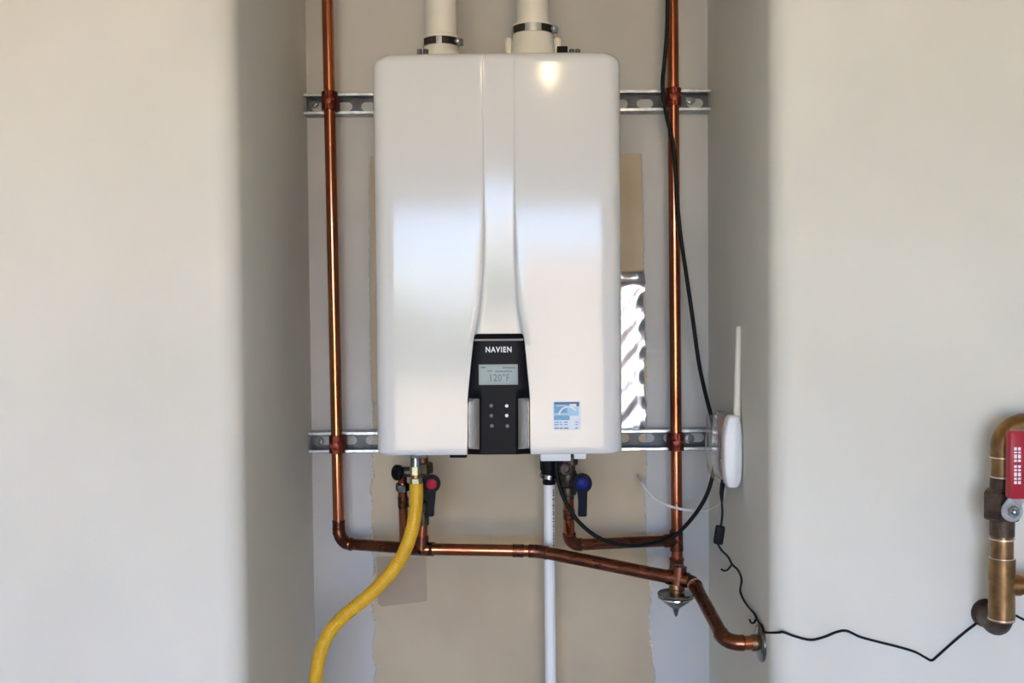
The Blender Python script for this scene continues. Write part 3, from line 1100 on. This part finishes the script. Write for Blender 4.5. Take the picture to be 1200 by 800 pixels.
# the relief port on the left: drum shaped black cap on a cross arm and a second copper leg
q = pt(466, 553, VY)
bm = T([(p.x, p.y, q.z), (q.x - 0.002, p.y, q.z)], 0.0105, 16)
obj('cross_arm', bm, 'brass_green', hv)
obj('side_cap', lathe([(0, 0.0125), (0.002, 0.0150), (0.010, 0.0155), (0.013, 0.0130), (0.013, 0.009), (0.009, 0.008)], (q.x + 0.006, p.y - 0.006, q.z), (-0.75, -0.62, 0.1), 20), 'black', hv)
q2a, q2b = pt(471.5, 566, VY), pt(474, 642.0, 2.03)
obj('side_leg', T([q2a + Vector((0, 0, 0.02)), q2b], PR_ * 0.80, 18), 'copper', hv)
obj('compression_nut', hexnut(q2a, q2b - q2a, 0.0135, 0.016), 'chrome_dull', hv)
obj('coupling', coupling(pt(472.6, 588, 2.01), q2b - q2a, PR_ * 0.80, 0.020), 'copper_old', hv)
obj('stem', T([(pt(505, 567, VY - 0.04).x, VY - 0.038, p.z + 0.002), (p.x, p.y, p.z + 0.002)], 0.007, 12), 'brass_green', hv)
hc = pt(505.5, 567, VY - 0.05)
lever_handle(hc, 0.0172, 0.0068, pt(503, 605.5, VY - 0.05).z, 'black', 'red_disc', hv, dx=-0.0035, disc_r=0.0100)

cv = thing('isolation_valve', 'cold inlet valve with black lever and dark blue cap', 'valve', pt(665, 560, VY), 'isolation valves below the heater')
p = pt(665.5, 566, 2.02)
bm = lathe([(-0.030, 0.0125), (-0.024, 0.0125), (-0.022, 0.0165), (-0.008, 0.0165), (-0.006, 0.0140), (0.0, 0.019), (0.018, 0.019), (0.028, 0.015), (0.04, 0.015)], p, (0, 0, 1), 20)
obj('body', bm, 'brass_green', cv)
obj('union_nut', hexnut((p.x, p.y, p.z + 0.036), (0, 0, 1), 0.020, 0.020), 'bronze', cv)
obj('inlet_tube', T([(p.x, p.y, p.z + 0.055), (p.x, p.y, zt)], 0.0125, 16), 'copper_old', cv)
q = pt(662, 551.5, 1.965)
obj('drain_port', lathe([(0, 0.0100), (0.004, 0.0125), (0.020, 0.0125), (0.022, 0.010), (0.022, 0.0075), (0.014, 0.0065)], q + Vector((0, 0.03, 0)), (0.15, -1, 0.1), 20), 'bronze', cv)
obj('stem', T([pt(681, 567, VY - 0.03), (p.x, p.y, p.z + 0.005)], 0.007, 12), 'brass_green', cv)
hc = pt(682.5, 566.5, VY - 0.05)
lever_handle(hc, 0.0188, 0.0078, pt(682, 605.5, VY - 0.05).z, 'navy_black', 'blue_disc', cv, disc_r=0.0118)

# ------------------------------------------------------------------ condensate drain tube
DY = 2.055
dr = thing('drain_tube', 'thin white plastic condensate tube hanging from the heater to the floor', 'pipe', (pt(644, 700, DY).x, DY, 0))
d_top, d_mid, d_bot = pt(643.6, 566, DY), pt(643.8, 640, DY), pt(645.4, 800, DY)
d_end = d_mid + (d_bot - d_mid).normalized() * (d_mid.z - 0.002) / abs((d_bot - d_mid).normalized().z)
obj('tube', T([d_top, d_mid, d_end], 0.0112, 24), 'pvc_thin', dr)
bm = lathe([(0, 0.0125), (0.003, 0.0135), (0.012, 0.0135), (0.014, 0.016), (0.028, 0.0165), (0.030, 0.0185), (0.050, 0.0185), (0.055, 0.014), (zt - d_top.z + 0.002, 0.013)], d_top + Vector((0, 0, -0.002)), (0, 0, 1), 20)
obj('adapter', bm, 'black', dr)
ct_ = d_top + Vector((0, 0, 0.030))
obj('wing_clip', lathe([(-0.004, 0.0165), (-0.004, 0.0190), (0.004, 0.0190), (0.004, 0.0165)], ct_ + Vector((0, 0, -0.016)), (0.15, 0, 1), 20), 'chrome_dull', dr)
# faded printed line along the tube
bm = bmesh.new()
z_ = d_top.z - 0.012
while z_ > 1.02:
    f = (d_top.z - z_) / (d_top.z - d_bot.z)
    ang = -0.80
    xx = d_top.x + (d_bot.x - d_top.x) * f
    h_ = random.uniform(0.002, 0.006)
    box(bm, (xx + 0.0113 * math.cos(ang), DY + 0.0113 * math.sin(ang), z_), (0.0003, random.uniform(0.0026, 0.0046), h_), Matrix.Rotation(ang, 3, 'Z'))
    z_ -= h_ + random.uniform(0.001, 0.004)
prn = obj('printed_line', bm, 'print_grey', dr, smooth=False)
prn['kind'] = 'stuff'

# ------------------------------------------------------------------ gas hose
GY = 1.915
gas = thing('gas_hose', 'yellow coated flexible gas hose curving down from the heater', 'hose', pt(488, 570, GY))
hp = [pt(487.6, 566, GY), pt(487.8, 585, GY), pt(485.5, 608, GY), pt(479.5, 632, 1.912), pt(468, 657, 1.91), pt(450, 680, 1.91), pt(428, 701, 1.91), pt(406, 719, 1.91), pt(388, 738, 1.91), pt(376.5, 762, 1.91), pt(371, 787, 1.91), pt(369, 815, 1.91)]
p_last = hp[-1]
hp += [p_last + Vector((0.0, 0.01, -0.10)), p_last + Vector((-0.012, 0.03, -0.19)), Vector((XL + 0.004, p_last.y + 0.04, p_last.z - 0.245))]
path = smooth_path(hp, 44)
# even spacing, faint corrugation under the jacket
lens = [0.0]
for a_, b_ in zip(path, path[1:]):
    lens.append(lens[-1] + (b_ - a_).length)
step = 0.0016
ev, j = [], 0
s_ = 0.0
while s_ < lens[-1]:
    while lens[j + 1] < s_:
        j += 1
    f = (s_ - lens[j]) / max(1e-9, lens[j + 1] - lens[j])
    ev.append(path[j].lerp(path[j + 1], f))
    s_ += step
rr = [0.0128 + 0.00028 * math.sin(2 * PI * i / 4.0) for i in range(len(ev))]
obj('hose', tube(bmesh.new(), ev, rr, 22), 'yellow', gas, angle=80)
g0 = pt(487.5, 571, GY)
obj('flare_nut', hexnut(g0 + Vector((0, 0, 0.001)), (0, 0, 1), 0.0118, 0.017), 'brass_light', gas)
obj('fitting', lathe([(0, 0.009), (0.008, 0.009)], g0 + Vector((0, 0, 0.017)), (0, 0, 1), 20), 'brass', gas)
obj('union_nut', hexnut(g0 + Vector((-0.001, 0, 0.0235)), (0, 0, 1), 0.0105, 0.017), 'brass_light', gas)
obj('inlet_nipple', lathe([(0, 0.010), (zt - g0.z - 0.040, 0.010)], g0 + Vector((0, 0, 0.040)), (0, 0, 1), 20), 'chrome_dull', gas)
obj('wall_flange', lathe([(0, 0.026), (0.003, 0.025), (0.006, 0.016)], (XL, p_last.y + 0.04, p_last.z - 0.245), (1, 0, 0), 24), 'chrome_dull', gas)

# ------------------------------------------------------------------ cables
CY = RY - PR_ - 0.006
cab = [pt(783.5, -25, 2.075), pt(782.5, 0, 2.08), pt(781.5, 40, 2.085), pt(778.5, 75, 2.085), pt(776.5, 100, 2.085), pt(780, 130, 2.085), pt(788, 165, 2.085), pt(791.5, 200, 2.085), pt(793.5, 235, 2.085),
       pt(797.5, 275, 2.085), pt(804, 320, 2.09), pt(812, 375, 2.09), pt(819, 425, 2.08), pt(827, 462, 2.06), pt(834.5, 492, 2.04), pt(838, 520, 2.03), pt(837, 548, 2.02), pt(828, 580, 2.02), pt(811, 607, 2.03),
       pt(789, 628, 2.055), pt(760, 637, 2.02), pt(730, 638.5, 2.0), pt(702, 630, 1.99), pt(679, 612, 1.985), pt(664, 590, 1.985), pt(655, 567, 1.99), pt(652, 548, 1.995), pt(651.5, 520, 2.0)]
# keep it off the wall to the right
for v in cab:
    v.x = min(v.x, XR - 0.006)
top_ext = [Vector((cab[0].x + 0.004, cab[0].y, H - 0.004)), Vector((cab[0].x + 0.003, cab[0].y, cab[0].z + 0.2))]
o = obj('power_cable', T(smooth_path(top_ext + cab, 7), 0.0042, 10), 'rubber')
tag(o, 'thick black cable looping from the ceiling beside the right riser up into the heater', 'cable')

wc = [pt(753, 566, 2.09), pt(757, 573, 2.085), pt(766, 583, 2.075), pt(778, 590, 2.065), pt(792, 595, 2.062), pt(806, 597.5, 2.055), pt(820, 598, 2.04), pt(833, 595.5, 2.01), pt(844, 589, 1.95), pt(848.5, 578, 1.90), pt(848, 565, 1.885)]
o = obj('data_cable', T([v for v in smooth_path([pt(748, 556, 2.165), pt(750, 561, 2.12)] + wc, 7)], 0.0027, 10), 'cable_white')
tag(o, 'thin white cable sagging in front of the right riser to the white router', 'cable')

cord = thing('adapter_cable', 'thin black cord hanging from router and running along right wall to valve', 'cable', pt(843, 626, 1.86))


def on_right(px, py, off=0.004):
    """the point on the alcove's right wall that lies at pixel px, py"""
    v = cam_rot @ Vector(((px - 600.0) / FPX, (400.0 - py) / FPX, -1.0))
    return CAM + v * ((XR - off) / v.x)


k1 = [pt(846, 562, 1.87), pt(845.5, 580, 1.86), pt(846.5, 600, 1.86), pt(845, 616, 1.86)]
obj('cord', T(smooth_path(k1, 8), 0.0021, 8), 'rubber', cord)
pc = pt(842.8, 626.5, 1.86)
bm = bmesh.new()
box(bm, pc, (0.0165, 0.014, 0.034), Matrix.Rotation(math.radians(9), 3, 'Y'), 0.003)
obj('inline_box', bm, 'black', cord)
obj('strain_relief', T([pt(847, 566, 1.868), pt(845.6, 578, 1.86), pt(846, 588, 1.86)], [0.005, 0.0042, 0.0022], 10), 'black', cord)
k2 = [pt(841, 637, 1.86), pt(846, 645, 1.86), pt(853, 652, 1.86), pt(858, 661, 1.85)]
k2 += [on_right(865, 668, 0.006), on_right(869, 679, 0.006), on_right(867.5, 693, 0.005), on_right(874, 707, 0.005), on_right(884, 719, 0.004), on_right(888, 727, 0.004), on_right(893.5, 735, 0.004)]
e_ = on_right(896.5, 740.5, 0.004)
k2 += [e_, Vector((XR + 0.0085, YF + 0.0085, pt(908, 741, YF + 0.009).z))]
for px, py in ((918, 740.5), (932, 745.5), (950, 749.5), (966, 746), (980, 740.5), (992, 739), (1008, 746), (1030, 752), (1052, 757.5), (1072, 763.5), (1084, 770), (1091.5, 773.5), (1098, 769), (1112, 756.5), (1130, 741), (1146, 729), (1158, 720.5), (1172, 716), (1188, 720), (1200, 726), (1216, 733)):
    k2.append(pt(px, py, YF - 0.0026))
obj('cord', T(smooth_path(k2, 8), 0.0020, 8), 'rubber', cord)
for pts_ in ([pt(858, 661, 1.85), pt(853, 667, 1.85), pt(848.5, 668.5, 1.85), pt(845, 666.5, 1.85)], [on_right(886, 724), on_right(884, 729, 0.008), on_right(880.5, 729.5, 0.010), on_right(878.5, 726, 0.010)]):
    obj('wire_tie', T(smooth_path(pts_, 6), 0.0019, 8), 'rubber', cord)

# ------------------------------------------------------------------ router on the alcove's right wall
ry0, ry1 = 1.825, 1.955
zr1, zr0 = pt(862, 487, ry0).z, pt(862, 572.5, ry0).z
xr1 = XR - 0.002
rt = thing('router', 'small white router with one upright antenna on the alcove side wall', 'router', (XR - 0.02, 1.88, zr0))
# white shell: an oblong with round ends, a little slanted, as seen from its edge
bm = bmesh.new()
outl = []
xc0, xc1 = pt(848.5, 530, ry0).x, pt(873.0, 530, ry0).x
xc1 = min(xc1, XR - 0.001)
cx_, hw_ = (xc0 + xc1) / 2, (xc1 - xc0) / 2
hz_ = (zr1 - zr0) / 2
zc_ = (zr0 + zr1) / 2
N = 48
for k in range(N):
    a = 2 * PI * k / N
    c_, s_2 = math.cos(a), math.sin(a)
    ex = 0.55
    x = hw_ * math.copysign(abs(c_) ** ex, c_)
    z = hz_ * math.copysign(abs(s_2) ** 0.62, s_2)
    if x < 0:
        x *= 1.0 - 0.22 * max(0.0, z / hz_) ** 2
    x -= 0.0
    outl.append((cx_ + x, zc_ + z))


def shell(y_list, name, m, par):
    bm = bmesh.new()
    rings = []
    for (yy, sc_) in y_list:
        rings.append([bm.verts.new((min(cx_ + (x - cx_) * sc_, XR - 0.0005), yy, zc_ + (z - zc_) * (1 - (1 - sc_) * hw_ / hz_))) for x, z in outl])
    for i in range(len(rings) - 1):
        for k in range(N):
            bm.faces.new((rings[i][k], rings[i][(k + 1) % N], rings[i + 1][(k + 1) % N], rings[i + 1][k]))
    bm.faces.new(rings[0])
    bm.faces.new(list(reversed(rings[-1])))
    return obj(name, bm, m, par, angle=45)


shell([(ry0, 0.74), (ry0 + 0.0012, 0.86), (ry0 + 0.004, 0.96), (ry0 + 0.009, 1.0), (ry0 + 0.020, 1.0), (ry0 + 0.026, 0.985)], 'shell', 'router', rt)
shell([(ry0 + 0.024, 0.95), (ry1 - 0.012, 0.93), (ry1 - 0.003, 0.86), (ry1, 0.70)], 'face_cover', 'router_face', rt)
# loose protective film still on its face
bm = bmesh.new()
nx_, nz_ = 14, 16
g = []
for i in range(nx_ + 1):
    row = []
    for j in range(nz_ + 1):
        u, v = i / nx_, j / nz_
        bul = 0.006 + 0.012 * math.sin(PI * v) * math.sin(PI * min(1, u * 1.1)) + random.uniform(-0.0016, 0.0016)
        row.append(bm.verts.new((cx_ - hw_ * 0.98 - bul, ry0 + 0.022 + u * 0.125, zc_ + (v - 0.5) * hz_ * 1.9 * (1 - 0.12 * u))))
    g.append(row)
for i in range(nx_):
    for j in range(nz_):
        bm.faces.new((g[i][j], g[i + 1][j], g[i + 1][j + 1], g[i][j + 1]))
obj('plastic_film', bm, 'film', rt, angle=20)
for px, py in ((841.5, 487.5), (840.5, 517.0)):
    p = pt(px, py, 1.90)
    obj('indicator', lathe([(0, 0.0022), (0.0015, 0.0018)], (cx_ - hw_ * 0.95 - 0.001, 1.90, p.z), (-1, -0.3, 0), 10), 'print_white', rt)
# antenna
A0, A1 = pt(863.4, 489, 1.845), pt(865.6, 382, 1.845)
ax_ = (A1 - A0).normalized()
ant = obj('antenna', lathe([(0, 0.0062), (0.012, 0.0066), (0.05, 0.0063), ((A1 - A0).length - 0.004, 0.0052), ((A1 - A0).length - 0.001, 0.0045), ((A1 - A0).length, 0.003)], A0, ax_, 16), 'pvc', rt)
obj('hinge', lathe([(-0.006, 0.0048), (0.006, 0.0048)], A0 + Vector((0, 0, -0.001)), (1, 0, 0), 14), 'cable_white', rt)

# ------------------------------------------------------------------ foil sheet on the back wall
foil_a, foil_b = pt(722, 318, YB), pt(755, 501, YB)
bm = bmesh.new()
nx_, nz_ = 12, 60
g = []
for j in range(nz_ + 1):
    v = j / nz_
    z = foil_a.z + (foil_b.z - foil_a.z) * v
    xr_ = foil_b.x + 0.003 * math.sin(v * 23) * math.sin(v * 9) + random.uniform(-0.0015, 0.0015)
    row = []
    for i in range(nx_ + 1):
        u = i / nx_
        x = foil_a.x + (xr_ - foil_a.x) * u
        cr = 0.0035 + 0.0018 * math.sin(u * 5 + v * 26) * math.sin(v * 11 + u * 3) + random.uniform(-0.0003, 0.0003) + (0.003 * max(0, u - 0.8) / 0.2 * (1 + 0.8 * math.sin(v * 40)))
        if j < 5:
            cr += 0.004 * math.sin(j * PI / 2.5) ** 2
        row.append(bm.verts.new((x, YB - TH - max(0.0006, cr), z)))
    g.append(row)
for j in range(nz_):
    for i in range(nx_):
        bm.faces.new((g[j][i], g[j][i + 1], g[j + 1][i + 1], g[j + 1][i]))
loop = g[0] + [r[-1] for r in g[1:]] + list(reversed(g[-1]))[1:] + [r[0] for r in reversed(g[1:-1])]
bk = [bm.verts.new((v.co.x, YB - 0.0003, v.co.z)) for v in loop]
for i in range(len(loop)):
    bm.faces.new((loop[i], loop[(i + 1) % len(loop)], bk[(i + 1) % len(loop)], bk[i]))
o = obj('foil_sheet', bm, 'foil', None, angle=40)
tag(o, 'crumpled silver foil strip on the wall at the right edge of heater', 'foil')

# ------------------------------------------------------------------ pipe loop with ball valve at the right
BY = 1.548
bv = thing('ball_valve', 'brass pipe loop with red-handled ball valve on the right wall', 'valve', pt(1168, 735, BY))
BR = 0.0172
bx0 = pt(1174.5, 600, BY).x
zE = pt(1190, 497.5, BY).z
cor = Vector((bx0, BY, zE))
A_ = Vector((bx0, BY, zE - 0.3))
Bq = Vector((bx0 + 0.4, BY, zE))


def zb(py):
    return pt(1174, py, BY).z


b_ = bend(A_, cor, Bq, 0.036, 14)
obj('elbow', tube(bmesh.new(), [Vector((bx0, BY, zb(536)))] + b_ + [b_[-1] + Vector((0.016, 0, 0))], [BR + 0.0006] + [BR + 0.0006] * len(b_) + [BR + 0.0006], 24), 'brass', bv)
obj('run', T([b_[-1] + Vector((0.014, 0, 0)), b_[-1] + Vector((0.16, 0, 0)), b_[-1] + Vector((0.16, 0.001, 0))], BR - 0.001, 24), 'brass', bv)


def ringat(py, r=BR + 0.0008):
    obj('solder_ring', lathe([(-0.0009, BR - 0.003), (-0.0009, r + 0.0006), (0.0009, r + 0.0006), (0.0009, BR - 0.003)], (bx0, BY, zb(py)), (0, 0, 1), 24), 'solder', bv)


ringat(535.5)
obj('nipple', T([(bx0, BY, zb(535)), (bx0, BY, zb(560))], BR - 0.0012, 24), 'brass', bv)
ringat(558.5, BR)
H1 = zb(558) - zb(628)
bm = lathe([(0, BR - 0.001), (0.001, BR + 0.0004), (H1 * 0.30, BR + 0.0006), (H1 * 0.36, BR + 0.003), (H1 * 0.46, BR + 0.0075), (H1 * 0.62, BR + 0.0085), (H1 * 0.74, BR + 0.006), (H1 * 0.80, BR + 0.001), (H1 * 0.985, BR), (H1, BR - 0.002)], (bx0, BY, zb(628)), (0, 0, 1), 24)
body = obj('valve_body', bm, 'bronze', bv)
obj('body_collar', hexnut((bx0, BY, zb(608)), (0, 0, 1), BR + 0.0105, zb(574) - zb(608)), 'bronze', bv)
# stem facing out, bracket and nut
st = pt(1186.5, 599, 1.505)
obj('stem', lathe([(0, 0.011), (0.016, 0.011), (0.018, 0.008), (BY - 1.505, 0.008)], (st.x, BY - 0.004, st.z), (0, -1, 0), 20), 'bronze', bv)
lv = bmesh.new()
# steel lever plate: hub, then up to the grip
outl = []
hub = 0.0155
for k in range(17):
    a = PI * 0.83 + (PI * 1.34) * k / 16
    outl.append((st.x + hub * math.cos(a), st.z + hub * math.sin(a)))
gx0, gx1 = pt(1186, 560, 1.50).x, pt(1206, 560, 1.50).x
outl += [(gx1, st.z + 0.022), (gx1, st.z + 0.12), (gx0, st.z + 0.12), (gx0, st.z + 0.022)]
f = [lv.verts.new((x, 1.505, z)) for x, z in outl]
k_ = [lv.verts.new((x, 1.5085, z)) for x, z in outl]
lv.faces.new(f)
lv.faces.new(list(reversed(k_)))
for i in range(len(outl)):
    lv.faces.new((f[i], f[(i + 1) % len(outl)], k_[(i + 1) % len(outl)], k_[i]))
lever = obj('lever', lv, 'galv', bv, smooth=False)
obj('nut', hexnut((st.x, 1.5055, st.z), (0, -1, 0), 0.0092, 0.007), 'chrome_dull', bv)
obj('nut_washer', lathe([(0, 0.0115), (0.0012, 0.0115)], (st.x, 1.5052, st.z), (0, -1, 0), 24), 'galv', bv)
obj('stem_end', lathe([(0, 0.0045), (0.004, 0.0045), (0.005, 0.003)], (st.x, 1.4985, st.z), (0, -1, 0), 14), 'chrome_dull', bv)
ga, gb = pt(1183.0, 505, 1.50), pt(1211, 584.5, 1.50)
grip = obj('grip', bx(ga.x, gb.x, 1.4965, 1.5145, gb.z, ga.z, 0.0035), 'red_grip', lever)
# worn white print on the grip, reading upwards, too worn to read
for (py0, py1) in ((524, 527.5), (529, 531), (532.5, 537), (538.5, 541), (545, 548), (549.5, 552), (553.5, 558), (559.5, 562), (563.5, 567)):
    for (xa, xb) in ((1188.4, 1191.6), (1193.0, 1196.2)):
        a_, c_ = pt(xa, py0, 1.4965), pt(xb, py1, 1.4965)
        obj('print_mark', bx(a_.x, c_.x, 1.4962, 1.4970, c_.z, a_.z), 'print_white', lever, smooth=False)
ringat(631)
obj('nipple', T([(bx0, BY, zb(626)), (bx0, BY, zb(655))], BR - 0.0008, 24), 'brass', bv)
ringat(653.5)
zB = zb(727)
bm = lathe([(0, BR), (0.001, BR + 0.0018), (zb(653) - zB - 0.001, BR + 0.0018), (zb(653) - zB, BR)], (bx0, BY, zB), (0, 0, 1), 24)
zT = pt(1190, 685.5, BY).z
tube(bm, [(bx0, BY, zT), (bx0 + 0.026, BY, zT)], BR - 0.001, 24)
obj('tee_fitting', bm, 'brass', bv)
obj('branch', T([(bx0 + 0.02, BY, zT), (bx0 + 0.16, BY, zT)], 0.0146, 24), 'copper', bv)
ringat(724.5, BR + 0.0016)
# lower end turns into the wall
b_ = bend((bx0, BY, zB + 0.3), (bx0 - 0.001, BY, zb(738) + 0.004), (bx0 + 0.006, YF + 0.1, zb(738) + 0.008), 0.022, 12)
obj('elbow', tube(bmesh.new(), [Vector((bx0, BY, zb(722)))] + b_ + [Vector((bx0 + 0.003, YF, zb(738) + 0.008))], BR + 0.0006, 24), 'bronze', bv)
obj('wall_flange', lathe([(0, 0.0225), (0.002, 0.0225), (0.006, 0.021), (0.008, 0.019)], (bx0 + 0.003, YF, zb(738) + 0.008), (0, -1, 0), 28), 'bronze', bv)
